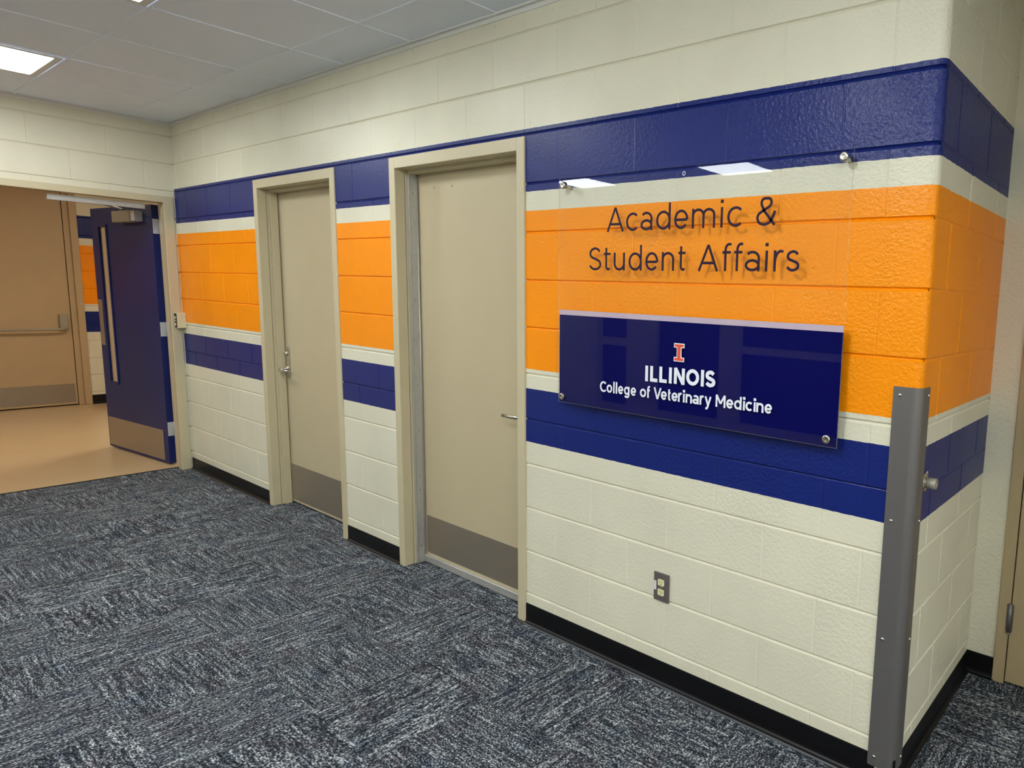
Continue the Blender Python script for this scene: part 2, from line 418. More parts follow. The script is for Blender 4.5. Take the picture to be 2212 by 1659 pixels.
# --- floors and ceilings
XT = -5.958
bm = newbm(); add_box(bm, XT, XR, YO-.1, YA+.1, -0.05, 0.0)
tag(obj('floor', bm, M_CARPET), 'charcoal and grey loop pile carpet tiles', 'carpet', kind='structure')
bm = newbm(); add_box(bm, XH-.1, XT-.012, -3.6, 3.1, -0.05, -0.001)
tag(obj('floor.001', bm, M_VINYL), 'shiny tan hall floor beyond the doorway', 'floor', kind='structure')
bm = newbm(); add_prism(bm, [(XT-.016, -.01), (XT-.014, .002), (XT-.004, .005), (XT+.006, .004), (XT+.008, -.01)], 'y', D3[0], D3[1]+.02)
tag(obj('trim_1', bm, M_BLACK), 'thin black strip between carpet and tan hall floor', 'threshold', kind='structure')

GX = [-1.92+.646*n for n in range(-7, 17)]; GY = [-.262-.57*n for n in range(-3, 9)]
GX = [x for x in GX if XL < x < XR]; GYr = [y for y in GY if YO < y < YA]
def tile(i, j, w=1): return (-1.92+.646*i, -1.92+.646*(i+w), -.262-.57*j, -.262-.57*(j-1))
PAN = [(tile(-5, 2), 'square lit ceiling panel nearest the hall doorway', 1.0), (tile(-2, 2), 'square lit ceiling panel above the two tan doors, cut by the top of the picture', 1.0),
       ((-.83, -.57, -1.93, -1.67), 'small bright ceiling light in front of the clear sign, outside the picture', 5.4), (tile(4, 3), 'lit ceiling panel added in front of the alcove, outside the picture', 1.0),  # the alcove panel is added, out of view, to brighten the alcove
       (tile(7, 2), 'square lit ceiling panel added right of the alcove, near row', 1.6), (tile(10, 2), 'second square lit ceiling panel added right of the alcove, near row', 1.6), (tile(13, 2), 'last square lit ceiling panel added on the right, near row', 1.6),  # unseen near-row panels added to light the return wall
       (tile(-5, 6), 'lit ceiling panel mirrored at the left top of the sign', 1.0), (tile(-2, 6), 'lit ceiling panel mirrored at the right top of the sign', 1.0),
       (tile(1, 6), 'far row lit ceiling panel opposite the sign', 1.0), (tile(4, 6), 'far row lit ceiling panel opposite the alcove', 1.0),
       (tile(7, 6), 'far row lit ceiling panel added right of the alcove', 1.6), (tile(10, 6), 'second far row lit ceiling panel added right of the alcove', 1.6), (tile(13, 6), 'last far row lit ceiling panel added on the right', 1.6)]  # unseen far-row panels added on the right for the same wall
def ceiling(name, x0, x1, y0, y1, gx, gy, pans, label):
    bm = newbm()
    xs = [x0]+gx+[x1]; ys = [y0]+sorted(gy)+[y1]
    for i in range(len(xs)-1):
        for j in range(len(ys)-1):
            cx, cy = (xs[i]+xs[i+1])/2, (ys[j]+ys[j+1])/2
            if any(p[0] < cx < p[1] and p[2] < cy < p[3] for p in pans): continue
            add_box(bm, xs[i]+.0075, xs[i+1]-.0075, ys[j]+.0075, ys[j+1]-.0075, ZC+.0035, ZC+.022)
    add_box(bm, x0, x1, y0, y1, ZC+.12, ZC+.16)
    o = tag(obj(name, bm, M_CEIL), label, 'ceiling', kind='structure')
    bm = newbm()
    for x in gx: add_box(bm, x-.0065, x+.0065, y0, y1, ZC, ZC+.006)
    for y in gy: add_box(bm, x0, x1, y-.0065, y+.0065, ZC+.0004, ZC+.006)
    obj('ceiling_grid', bm, M_CEIL, o)
    return o
ceiling('ceiling', XL-.01, XR, YO-.1, YA, GX, GYr, [p[0] for p in PAN], 'suspended ceiling of pale grey mineral tiles')
HP = [(-8.0, -7.39, -2.2, -1.59), (-8.0, -7.39, 0.3, 0.91)]
ceiling('ceiling.001', XH, XL-.18, -3.5, 3.0, [-9.22, -8.61, -8.0, -7.39, -6.78], [-2.81, -2.2, -1.59, -.98, -.37, .3, .91, 1.52, 2.13], HP, 'ceiling of the hall behind the doorway')
bm = newbm()
add_box(bm, XL, -.028, -.02, 0.0, ZC-.004, ZC+.004); add_box(bm, XL, -.028, -.004, -0.0005, ZC-.022, ZC)
add_box(bm, XL, XL+.02, YO, -.02, ZC-.004, ZC+.004); add_box(bm, XL+.0005, XL+.004, YO, -.004, ZC-.022, ZC)
tag(obj('trim_2', bm, M_GRID), 'thin wall angle where the ceiling meets the cream blocks', 'ceiling trim', kind='structure')

# --- ceiling lights
def ceiling_light(p, label, lit, group, drop=0.0):
    x0, x1, y0, y1 = p
    t = empty('ceiling_light', ((x0+x1)/2, (y0+y1)/2, ZC), label, 'ceiling light', group)
    bm = newbm()
    if drop:                        # small fixture with a lens hanging below the tiles
        add_box(bm, x0, x1, y0, y1, ZC-.014, ZC-.0005, .003, 1); obj('frame', bm, M_GRID, t)
        bm = newbm(); add_box(bm, x0+.02, x1-.02, y0+.02, y1-.02, ZC-drop, ZC-.013, .012, 2)
        obj('diffuser', bm, lit, t, label='glowing white drop lens'); return
    e = .014; w = .034
    for q in ((x0+e, x1-e, y0+e, y0+e+w), (x0+e, x1-e, y1-e-w, y1-e), (x0+e, x0+e+w, y0+e+w, y1-e-w), (x1-e-w, x1-e, y0+e+w, y1-e-w)):
        add_box(bm, q[0], q[1], q[2], q[3], ZC-.004, ZC+.05, .002, 1)
    obj('frame', bm, M_GRID, t)
    bm = newbm(); i = e+w-.001
    add_box(bm, x0+i, x1-i, y0+i, y1-i, ZC+.002, ZC+.012)
    obj('diffuser', bm, lit, t, label='glowing white diffuser')
for p, lab, k_ in PAN: ceiling_light(p, lab, M_LIGHT if k_ == 1.0 else M_LIGHTB if k_ < 2 else M_LIGHTC, 'lit ceiling panels', 0.0 if k_ < 2 else .105)
ceiling_light(HP[0], 'warm lit panel in the hall ceiling left of the doorway', M_LIGHTH, 'hall ceiling panels')
ceiling_light(HP[1], 'warm lit panel in the hall ceiling behind the navy door', M_LIGHTH, 'hall ceiling panels')

# --- cove base
def cove_profile(h=0.094): return [(0.0, 0.0), (0.0, h), (-.002, h), (-.0032, h-.003), (-.0032, .02), (-.005, .011), (-.010, .006), (-.016, .004), (-.016, 0.0)]
def base_back(name, x0, x1, label):
    t = empty(name, ((x0+x1)/2, 0, 0), label, 'baseboard', kind='structure')
    bm = newbm(); add_prism(bm, cove_profile(), 'x', x0, x1); obj('cove', bm, M_BASE, t)
    bm = newbm(); add_prism(bm, [(-.0165, 0), (-.0165, .0045), (-.019, .006), (-.023, .006), (-.026, .003), (-.026, 0)], 'x', x0, x1); obj('toe_highlight', bm, M_TOE_HILITE, t)  # lighter strip stands for the highlight on the rounded toe
base_back('baseboard_back', XL+.002, D1[0]-FO, 'black cove base between the hall doorway and the left tan door')
base_back('baseboard_back.001', D1[1]+FO, D2[0]-FO, 'black cove base between the two tan doors')
base_back('baseboard_back.002', D2[1]+FO, -.06, 'black cove base below the electrical outlet')
bm = newbm()
pr = [(-q[0], q[1]) for q in cove_profile()]
add_prism(bm, pr, 'y', 0.0, YA)
add_lathe(bm, [(0.0, .004), (0.0, RB+.016), (.004, RB+.016), (.006, RB+.010), (.011, RB+.005), (.02, RB+.0032), (.094, RB+.0032), (.094, .004)], (-RB, RB, 0), (0, 0, 1), 32)
tag(obj('baseboard_return', bm, M_BASE), 'black cove base round the steel guarded corner into the alcove', 'baseboard', kind='structure')
bm = newbm(); add_prism(bm, [(YA+q[0], q[1]) for q in cove_profile()], 'x', 0.0005, A5[0]-FO+.012)
tag(obj('baseboard_alcove', bm, M_BASE), 'short black cove base left of the brown tan door', 'baseboard', kind='structure')
bm = newbm(); add_prism(bm, [(XH-q[0], q[1]) for q in cove_profile(.108)], 'y', DH[1]+.105, 2.9)
tag(obj('baseboard_hall', bm, M_BASE), 'black cove base under the striped wall across the hall', 'baseboard', kind='structure')

# ------------------------------------------------------------------ doors
def screw(bm, o, axis, r=.004, h=.002): add_lathe(bm, [(0, r), (h*.5, r), (h, r*.6), (h*1.15, 0)], o, axis, 12)
def frame_mesh(x0, x1, top, yf, yb, fo, fh, stop0, stop1):
    """welded steel frame in a wall facing -y: faces, returns, stops"""
    bm = newbm()
    add_box(bm, x0-fo, x0, yf, .05, 0.0, top+fh, .003); add_box(bm, x1, x1+fo, yf, .05, 0.0, top+fh, .003)
    add_box(bm, x0-.002, x1+.002, yf, .05, top, top+fh, .003)
    add_box(bm, x0-.03, x0, .045, yb, 0.0, top+.03); add_box(bm, x1, x1+.03, .045, yb, 0.0, top+.03); add_box(bm, x0, x1, .045, yb, top, top+.03)
    add_box(bm, x0-.01, x0+.016, stop0, stop1, 0.0, top, .002, 1); add_box(bm, x1-.016, x1+.01, stop0, stop1, 0.0, top, .002, 1)
    add_box(bm, x0+.014, x1-.014, stop0, stop1, top-.016, top+.01, .002, 1)
    return bm
def lever_mesh(o, dx, reach=.052, length=.11, r=.0085):
    """lever handle: neck out of the door towards -y, bar along +-x with a return"""
    bm = newbm(); x, y, z = o; s = 1 if dx > 0 else -1
    add_tube(bm, [(x, y, z), (x, y-reach*.75, z), (x+s*.004, y-reach*.93, z), (x+s*.014, y-reach, z), (x+s*.05, y-reach-.002, z-.001), (x+s*length, y-reach+.004, z-.003), (x+s*(length+.006), y-reach+.012, z-.003)],
             [r*.9, r*.9, r*.95, r, r, r*.85, r*.5])
    return bm
YL = 0.112
def tan_door(name, D, label):
    t = empty(name, ((D[0]+D[1])/2, 0, 0), label, 'door', kind='structure')
    obj('frame', frame_mesh(D[0], D[1], FH-.056, -.008, .19, FO, .056, .062, .108), M_TAN, t)
    bm = newbm(); add_box(bm, D[0]+.004, D[1]-.004, YL, YL+.044, .012, FH-.06, .002, 1)
    leaf = obj('leaf', bm, M_LEAF, t)
    return t, leaf
# left tan door
t1, leaf1 = tan_door('door_1', D1, 'left of the two closed tan doors, with a lever under a keyed escutcheon')
bm = newbm(); add_box(bm, D1[0]+.02, D1[1]-.02, YL-.0015, YL+.001, .03, .282, .0006, 1); obj('kick_plate', bm, M_KICK, leaf1, label='brushed steel kick plate')
bm = newbm(); add_box(bm, -4.345, -4.297, YL-.009, YL+.001, .882, 1.09, .004); es = obj('escutcheon', bm, M_CHROME, leaf1, label='satin metal escutcheon')
bm = newbm(); add_cyl(bm, (-4.321, YL-.006, 1.045), (0, -1, 0), .016, .0165, .003); obj('lock_cylinder', bm, M_CHROME, leaf1)
bm = lever_mesh((-4.325, YL-.004, .942), 1, .058, .115); add_cyl(bm, (-4.325, YL-.006, .942), (0, -1, 0), .012, .019, .003); obj('lever_handle', bm, M_CHROME, leaf1, label='chrome lever handle')
bm = newbm(); screw(bm, (-3.56, YL+.001, 2.03), (0, -1, 0), .005, .004); obj('bolt', bm, M_LEAF, leaf1)
# right tan door
t2, leaf2 = tan_door('door_2', D2, 'right of the two closed tan doors, beside the clear sign')
bm = newbm(); add_box(bm, D2[0]+.03, D2[1]-.014, YL-.0015, YL+.001, .058, .272, .0006, 1); obj('kick_plate', bm, M_KICK, leaf2, label='brushed steel kick plate')
bm = newbm(); add_box(bm, D2[0]+.02, D2[1]-.016, YL-.014, YL+.001, .004, .043, .002, 1); obj('door_sweep', bm, M_ALU, leaf2, label='grey metal bottom sweep')
bm = newbm()
add_box(bm, D2[0]-.001, D2[0]+.0185, .0585, .0625, .004, FH-.075, .0006, 1); add_box(bm, D2[0]+.0155, D2[0]+.0185, .060, YL-.003, .004, FH-.075, .0006, 1)
add_tube(bm, [(D2[0]+.019, YL-.010, .004), (D2[0]+.019, YL-.010, FH-.075)], .0035, 8)
hs = obj('hinge_strip', bm, M_ALU, t2, label='full height grey metal hinge strip')
for z in (.1, .2, .42, .5, .75, 1.0, 1.22, 1.45, 1.62, 1.85, 2.0):
    bm = newbm(); screw(bm, (D2[0]+.0184, .080, z), (1, 0, 0), .0042, .0022); obj('screw', bm, M_CHROME, hs)
bm = lever_mesh((-1.868, YL-.004, .938), -1, .058, .118, .0092); add_cyl(bm, (-1.868, YL-.002, .938), (0, -1, 0), .012, .026, .003); obj('lever_handle', bm, M_CHROME, leaf2, label='chrome lever handle')
for x in (-2.594, -2.444):
    bm = newbm(); screw(bm, (x, YL+.001, 2.027), (0, -1, 0), .0075, .005); obj('bolt', bm, M_LEAF, leaf2)

# doorway to the hall with the open navy door
t3 = empty('door_3', (XL, (D3[0]+D3[1])/2, 0), 'open navy door in the tan framed doorway to the hall', 'door', kind='structure')
bm = newbm(); x1, x0 = XL+.010, XL-.212
for (ya, yb) in ((D3[1], D3[1]+.063), (D3[0]-.063, D3[0])):
    add_box(bm, XL-.03, x1, ya, yb, 0.0, D3T+.048, .003)
add_box(bm, XL-.03, x1, D3[0]-.002, D3[1]+.002, D3T, D3T+.048, .003)
add_box(bm, XL-.068, XL-.02, D3[1], D3[1]+.04, 0, D3T+.02, .002, 1); add_box(bm, XL-.068, XL-.02, D3[0]-.04, D3[0], 0, D3T+.02, .002, 1); add_box(bm, XL-.068, XL-.02, D3[0]-.002, D3[1]+.002, D3T, D3T+.02, .002, 1)
add_box(bm, x0, XL-.06, D3[1]+.028, D3[1]+.05, 0, D3T+.04); add_box(bm, x0, XL-.06, D3[0]-.05, D3[0]-.028, 0, D3T+.04); add_box(bm, x0, XL-.06, D3[0]-.03, D3[1]+.03, D3T+.018, D3T+.04)
obj('frame', bm, M_TAN, t3)
# leaf local axes: u from hinge to free edge, w = thickness (towards +y), z
HX, HY, ANG = -6.088, -0.083, math.radians(186.0)
LX = Matrix.Translation((HX, HY, 0)) @ Matrix(((math.cos(ANG), math.sin(ANG), 0, 0), (math.sin(ANG), -math.cos(ANG), 0, 0), (0, 0, 1, 0), (0, 0, 0, 1)))
def flip(bm): return bm
LW = 1.105
bm = newbm()      # leaf with a slot for the narrow window
U0, U1, V0, V1 = LW-.285, LW-.135, .60, 1.94
for q in ((0, U0, .012, 2.085), (U1, LW, .012, 2.085), (U0, U1, .012, V0), (U0, U1, V1, 2.085)): add_box(bm, q[0], q[1], 0, .049, q[2], q[3])
leaf3 = obj('leaf', bm, M_NAVYDOOR, t3, LX, label='navy painted leaf')
bm = newbm()
for q in ((U0-.012, U0+.010, V0-.012, V1+.012), (U1-.010, U1+.012, V0-.012, V1+.012), (U0+.010, U1-.010, V0-.012, V0+.010), (U0+.010, U1-.010, V1-.010, V1+.012)):
    add_box(bm, q[0], q[1], -.007, .001, q[2], q[3], .002, 1)
obj('window_bead', bm, M_NAVYDOOR, leaf3, LX)
bm = newbm(); add_box(bm, U0+.001, U1-.001, .012, .022, V0+.001, V1-.001); obj('window_shade', bm, M_SHADE, leaf3, LX, label='tan covered narrow window')
bm = newbm(); add_box(bm, .075, LW-.015, -.0015, .001, .03, .282, .0006, 1); obj('kick_plate', bm, M_KICK, leaf3, LX, label='worn brushed kick plate')
bm = newbm(); add_box(bm, LW-.085, LW-.012, -.002, .001, .92, 1.315, .0008, 1); obj('push_plate', bm, M_KICK, leaf3, LX)
for z in (1.92, 1.112, .298):
    bm = newbm(); add_box(bm, -.0015, .001, .003, .041, z-.057, z+.057, .0005, 1)
    hg = obj('hinge', bm, M_ZINC, leaf3, LX, label='pale metal hinge leaf on the door edge')
    bm = newbm(); add_tube(bm, [(-.006, .047, z-.057), (-.006, .047, z+.057)], .0065, 12); obj('knuckle', bm, M_ZINC, hg, LX)
    bm = newbm(); add_box(bm, XL-.185, XL-.145, D3[1]+.0265, D3[1]+.029, z-.057, z+.057); obj('jamb_plate', bm, M_ZINC, hg)
bm = newbm(); add_box(bm, .215, .53, -.062, .001, 1.952, 2.042, .004); cl = obj('door_closer', bm, M_CLOSER, leaf3, LX, label='boxy tan closer body')
bm = newbm(); add_box(bm, .150, .216, -.055, .001, 1.958, 2.036, .003); obj('end_block', bm, M_ZINC, cl, LX, label='pale end of the closer')
bm = newbm(); add_cyl(bm, (.42, -.03, 2.042), (0, 0, 1), .018, .014)
add_box(bm, .36, .44, -.04, -.02, 2.052, 2.058)
obj('closer_arm', bm, M_ALU, cl, LX)
bm = newbm()
P0 = LX @ Vector((.42, -.03, 2.058)); P1 = Vector((XL-.060, -.44, 2.045))
add_tube(bm, [P0, (P0*0.5+P1*0.5), P1], .007, 8)
obj('track_arm', bm, M_ALU, t3, label='slim metal closer arm')
bm = newbm(); add_box(bm, XL-.075, XL-.044, -.705, -.172, 2.031, 2.071, .002); add_box(bm, XL-.0445, XL-.042, -.700, -.176, 2.040, 2.052, .0005, 1)
for q in ((-.66, 2.058), (-.21, 2.058)): screw(bm, (XL-.0445, q[0], q[1]), (1, 0, 0), .004, .002)
obj('closer_track', bm, M_ALU, t3, label='silver closer track under the head')

# hall door with the exit bar
t4 = empty('door_4', (XH, (DH[0]+DH[1])/2, 0), 'tan door across the hall with a horizontal exit bar', 'door', kind='structure')
bm = newbm()
for ya, yb in ((DH[1]+.045, DH[1]+.108), (DH[0]-.10, DH[0]-.045)): add_box(bm, XH-.02, XH+.012, ya, yb, 0, 2.50, .003)
add_box(bm, XH-.02, XH+.012, DH[0]-.10, DH[1]+.108, 2.45, 2.50, .003)
for ya, yb in ((DH[1]-.006, DH[1]+.05), (DH[0]-.05, DH[0]+.006)): add_box(bm, XH-.15, XH-.022, ya, yb, 0, 2.46, .002, 1)
add_box(bm, XH-.15, XH-.02, DH[0], DH[1], 2.44, 2.46)
obj('frame', bm, M_LEAFH, t4)
bm = newbm(); add_box(bm, XH-.075, XH-.030, DH[0]+.008, DH[1]-.012, .012, 2.438, .002, 1); leaf4 = obj('leaf', bm, M_LEAFH, t4)
bm = newbm(); add_box(bm, XH-.031, XH-.0285, DH[0]+.03, DH[1]-.03, .035, .255, .0006, 1); obj('kick_plate', bm, M_KICK, leaf4)
bm = newbm(); add_box(bm, XH-.031, XH+.020, DH[1]-.115, DH[1]-.045, .89, 1.065, .008); pb = obj('exit_latch', bm, M_CLOSER, leaf4, label='brown latch housing of the exit bar')
bm = newbm(); add_tube(bm, [(XH+.012, DH[1]-.06, .90), (XH+.035, DH[1]-.08, .895), (XH+.042, DH[1]-.12, .893), (XH+.042, DH[0]+.16, .893), (XH+.030, DH[0]+.10, .893), (XH-.03, DH[0]+.09, .893)], .013, 12)
obj('exit_bar', bm, M_CLOSER, leaf4, label='thin round exit bar')

# alcove door at the right edge of the picture
t5 = empty('door_5', ((A5[0]+A5[1])/2, YA, 0), 'brown tan door in the alcove at the right edge of the picture', 'door', kind='structure')
bm = newbm(); f0, f1 = A5[0]-.045, A5[1]+.045
add_box(bm, f0, A5[0], YA-.012, YA+.1, 0, 2.16, .003); add_box(bm, A5[1], f1, YA-.012, YA+.1, 0, 2.16, .003); add_box(bm, A5[0]-.002, A5[1]+.002, YA-.012, YA+.1, 2.112, 2.16, .003)
obj('frame', bm, M_BROWN, t5)
bm = newbm(); add_box(bm, A5[0]+.004, A5[1]-.004, YA-.009, YA+.036, .012, 2.108, .002, 1); leaf5 = obj('leaf', bm, M_BROWN, t5)
for z in (.285, 1.08, 1.88):
    bm = newbm(); add_tube(bm, [(A5[0]+.002, YA-.017, z-.057), (A5[0]+.002, YA-.017, z+.057)], .0075, 12)
    for zz in (z-.06, z+.06): add_lathe(bm, [(0, .0085), (.004, .0085), (.006, 0)], (A5[0]+.002, YA-.017, zz-.003), (0, 0, 1), 12)
    add_box(bm, A5[0]-.012, A5[0]+.014, YA-.0135, YA-.0085, z-.057, z+.057, .0005, 1)
    obj('hinge', bm, M_GUARD, t5, label='dull steel butt hinge')
bm = lever_mesh((A5[1]-.07, YA-.008, .95), -1); add_cyl(bm, (A5[1]-.07, YA-.008, .95), (0, -1, 0), .012, .026, .003); obj('lever_handle', bm, M_CHROME, leaf5)

# ------------------------------------------------------------------ the clear sign
SX0, SX1, SZ0, SZ1 = -1.4985, -.2400, 1.0705, 1.9705
YF, YBK = -.0405, -.0345
sign = empty('wall_sign', ((SX0+SX1)/2, 0, SZ0), 'large clear acrylic sign with a navy lower band standing off the striped wall', 'sign')
bm = newbm()
add_box(bm, SX0, SX1, YF, YBK, SZ0, SZ1)
bm.faces.ensure_lookup_table()
for f in bm.faces:
    f.normal_update()
    f.material_index = 0 if f.normal.y < -.5 else 2 if f.normal.y > .5 else 1
obj('clear_panel', bm, [M_ACR, M_EDGE, M_ACRB], sign, label='clear acrylic sheet')
bm = newbm(); add_box(bm, SX0+.0005, SX1-.0005, YBK+.0002, YBK+.0016, SZ0+.0005, 1.4310); obj('navy_band', bm, M_BLUEVINYL, sign, label='deep navy lower band')
bm = newbm(); add_box(bm, SX0+.0005, SX1-.0005, YBK+.0002, YBK+.0016, 1.4312, 1.4510); obj('pale_strip', bm, M_LAV, sign, label='pale lavender strip above the navy band')
# lettering: every letter is a set of even strokes, given in cap heights, fitted between its two sides
XH = .755
def arc(cx, cy, rx, ry, a0, a1, n=22):
    return [(cx+rx*math.cos(math.radians(a0+(a1-a0)*i/n)), cy+ry*math.sin(math.radians(a0+(a1-a0)*i/n))) for i in range(n+1)]
def spline(P, n=7):
    out = []
    Q = [P[0]]+list(P)+[P[-1]]
    for i in range(1, len(Q)-2):
        p0, p1, p2, p3 = Q[i-1], Q[i], Q[i+1], Q[i+2]
        for k in range(n):
            t = k/n
            out.append(tuple(.5*(2*p1[d]+(p2[d]-p0[d])*t+(2*p0[d]-5*p1[d]+4*p2[d]-p3[d])*t*t+(3*p1[d]-p0[d]-3*p2[d]+p3[d])*t**3) for d in (0, 1)))
    return out+[P[-1]]
def ess(H, h):
    P = [(.92, .85), (.74, .96), (.47, 1), (.14, .91), (.03, .74), (.14, .60), (.5, .50), (.86, .40), (.99, .25), (.88, .08), (.52, 0), (.22, .05), (0, .17)]
    return spline([(x, h+y*(H-2*h)) for x, y in P])
def strokes(ch, h):
    q = XH-h
    if ch == 'A': return [[(0, 0), (.5, 1)], [(1, 0), (.5, 1)], [(.17, .31), (.83, .31)]]
    if ch == 'c': return [arc(.60, XH/2, .60, XH/2-h, 47, 313)]
    if ch == 'C': return [arc(.60, .5, .60, .5-h, 46, 314)]
    if ch == 'a': return [arc(.50, XH-.27, .50, .27-h, 142, 0)+[(1, 0)], arc(.5, .225, .5, .225-h, 0, 360, 32)]
    if ch == 'd': return [arc(.5, XH/2, .5, XH/2-h, 0, 360, 34), [(1, 0), (1, 1.06)]]
    if ch == 'e': return [[(1, XH*.48)]+arc(.5, XH/2, .5, XH/2-h, 0, 322, 30), [(0.02, XH*.48), (1, XH*.48)]]
    if ch == 'g': return [arc(.5, XH/2, .5, XH/2-h, 0, 360, 34), [(1, XH), (1, .0)]+arc(.5, -.02, .5, .25-h, 0, -150, 18)]
    if ch in 'oO':
        H = XH if ch == 'o' else 1.0
        return [arc(.5, H/2, .5, H/2-h, 0, 360, 36)]
    if ch == 'm': return [[(0, 0), (0, XH)]] + [[(c+.25, 0)][:0]+arc(c, q-.26+h, .25, .26-h, 180, 0)+[(c+.25, 0)] for c in (.25, .75)]
    if ch == 'n': return [[(0, 0), (0, XH)], arc(.5, q-.30+h, .5, .30-h, 180, 0)+[(1, 0)]]
    if ch == 'u': return [[(1, 0), (1, XH)], [(0, XH)]+arc(.5, .30, .5, .30-h, 180, 360)]
    if ch == 'i': return [[(.5, 0), (.5, XH)], [(.5, .965-h*1.25), (.5, .965+h*1.25)]]
    if ch == 'l': return [[(.5, 0), (.5, 1.06)]]
    if ch == 'I': return [[(.5, 0), (.5, 1)]]
    if ch == 't': return [[(.36, .97), (.36, .22)]+arc(.72, .20, .36, .20-h, 180, 265)[1:]+[(.97, h+.03)], [(-.06, q), (1.06, q)]]
    if ch == 'f': return [[(.33, 0), (.33, .80)]+arc(.80, .80, .47, 1.06-.80-h, 180, 90)+[(1.04, 1.055-h)], [(-.06, q), (1.0, q)]]
    if ch == 'r': return [[(0, 0), (0, XH)], spline([(0, .34), (.1, .52), (.34, .66), (.68, .725), (1.04, q)])]
    if ch == 's': return [ess(XH, h)]
    if ch == 'S': return [ess(1.0, h)]
    if ch == '&': return [spline([(1, .52), (.86, .28), (.70, .12), (.52, h+.01), (.34, h), (.10, .12), (0, .28), (.08, .43), (.40, .57), (.70, .70), (.78, .83), (.70, .95), (.50, 1-h*.6), (.30, .95), (.21, .82), (.28, .66), (.42, .50)])+[(1, .02)]]
    if ch == 'V': return [[(0, 1), (.5, 0)], [(1, 1), (.5, 0)]]
    if ch == 'y': return [[(0, XH), (.53, .02)], [(1, XH), (.46, -.10)]+spline([(.40, -.18), (.28, -.245), (.06, -.235)])]
    if ch == 'M': return [[(0, 0), (0, 1)], [(0, .985), (.5, .30)], [(.5, .30), (1, .985)], [(1, 1), (1, 0)]]
    if ch == 'N': return [[(0, 0), (0, 1)], [(.0, .98), (1, .02)], [(1, 0), (1, 1)]]
    if ch == 'L': return [[(0, 1), (0, 0)], [(0, h), (1.12, h)]]
def letter(ch, x0, x1, zb, cap, wd, y0, y1, material, parent):
    bm = newbm(); hw = wd/2; h = hw/cap
    def pt(p): return Vector((x0+hw+p[0]*(x1-x0-wd), zb+p[1]*cap))
    for si, st in enumerate(strokes(ch, h)):
        yf = y0-si*.00015; P = [pt(p) for p in st]; closed = (P[0]-P[-1]).length < 1e-6
        if closed: P = P[:-1]
        n = len(P); A, B = [], []
        for i in range(n):
            d0 = P[i]-P[i-1] if (i or closed) else P[1]-P[0]
            d1 = P[(i+1) % n]-P[i] if (i < n-1 or closed) else P[-1]-P[-2]
            if d0.length < 1e-7: d0 = d1
            if d1.length < 1e-7: d1 = d0
            d0.normalize(); d1.normalize(); t = d0+d1
            t = t.normalized() if t.length > .2 else d0
            k = hw/max(.5, t.dot(d0)); nn = Vector((-t.y, t.x))*k
            if ch == 'i' and st[0][1] > .5: nn *= 1.3
            A.append(P[i]+nn); B.append(P[i]-nn)
        va = [[bm.verts.new((q.x, yy, q.y)) for q in R] for yy in (yf, y1) for R in (A, B)]
        for i in range(n if closed else n-1):
            j = (i+1) % n
            for q in ((va[0][i], va[0][j], va[1][j], va[1][i]), (va[2][i], va[3][i], va[3][j], va[2][j]),
                      (va[0][i], va[2][i], va[2][j], va[0][j]), (va[1][i], va[1][j], va[3][j], va[3][i])): bm.faces.new(q)
        if not closed:
            for e in (0, n-1): bm.faces.new((va[0][e], va[1][e], va[3][e], va[2][e]))
    o = obj('letter', bm, material, parent); return o
L1 = [('A', -1.2319, -1.145), ('c', -1.1334, -1.0765), ('a', -1.0624, -1.0064), ('d', -0.9877, -0.9223), ('e', -0.9051, -0.844), ('m', -0.8273, -0.7291), ('i', -0.7076, -0.6967), ('c', -0.6797, -0.6217), ('&', -0.5661, -0.4928)]
L2 = [('S', -1.3245, -1.2591), ('t', -1.2485, -1.2088), ('u', -1.1932, -1.1368), ('d', -1.1177, -1.0533), ('e', -1.0351, -0.9752), ('n', -0.9577, -0.9012), ('t', -0.8853, -0.8484), ('A', -0.7957, -0.7098), ('f', -0.6965, -0.6558), ('f', -0.6487, -0.6098), ('a', -0.6029, -0.5458), ('i', -0.5259, -0.5157), ('r', -0.4942, -0.4564), ('s', -0.4484, -0.4001)]
L3 = [('I', -1.0248, -1.0105), ('L', -1.0003, -0.9621), ('L', -0.9562, -0.9177), ('I', -0.9122, -0.8965), ('N', -0.8877, -0.8387), ('O', -0.832, -0.7751), ('I', -0.7686, -0.7521), ('S', -0.7481, -0.7045)]
L4 = [('C', -1.2578, -1.2236), ('o', -1.2213, -1.1923), ('l', -1.1867, -1.1788), ('l', -1.1734, -1.1651), ('e', -1.1603, -1.134), ('g', -1.1296, -1.1018), ('e', -1.0951, -1.0686), ('o', -1.0487, -1.0186), ('f', -1.0165, -0.997), ('V', -0.9819, -0.9445), ('e', -0.9465, -0.9189), ('t', -0.9158, -0.8983), ('e', -0.8963, -0.8683), ('r', -0.8663, -0.8481), ('i', -0.8443, -0.8357), ('n', -0.8317, -0.8035), ('a', -0.8008, -0.7737), ('r', -0.7693, -0.75), ('y', -0.7482, -0.7185), ('M', -0.7005, -0.6592), ('e', -0.6558, -0.6271), ('d', -0.6237, -0.5933), ('i', -0.5883, -0.579), ('c', -0.5773, -0.5507), ('i', -0.5465, -0.5367), ('n', -0.535, -0.5066), ('e', -0.5025, -0.4746)]
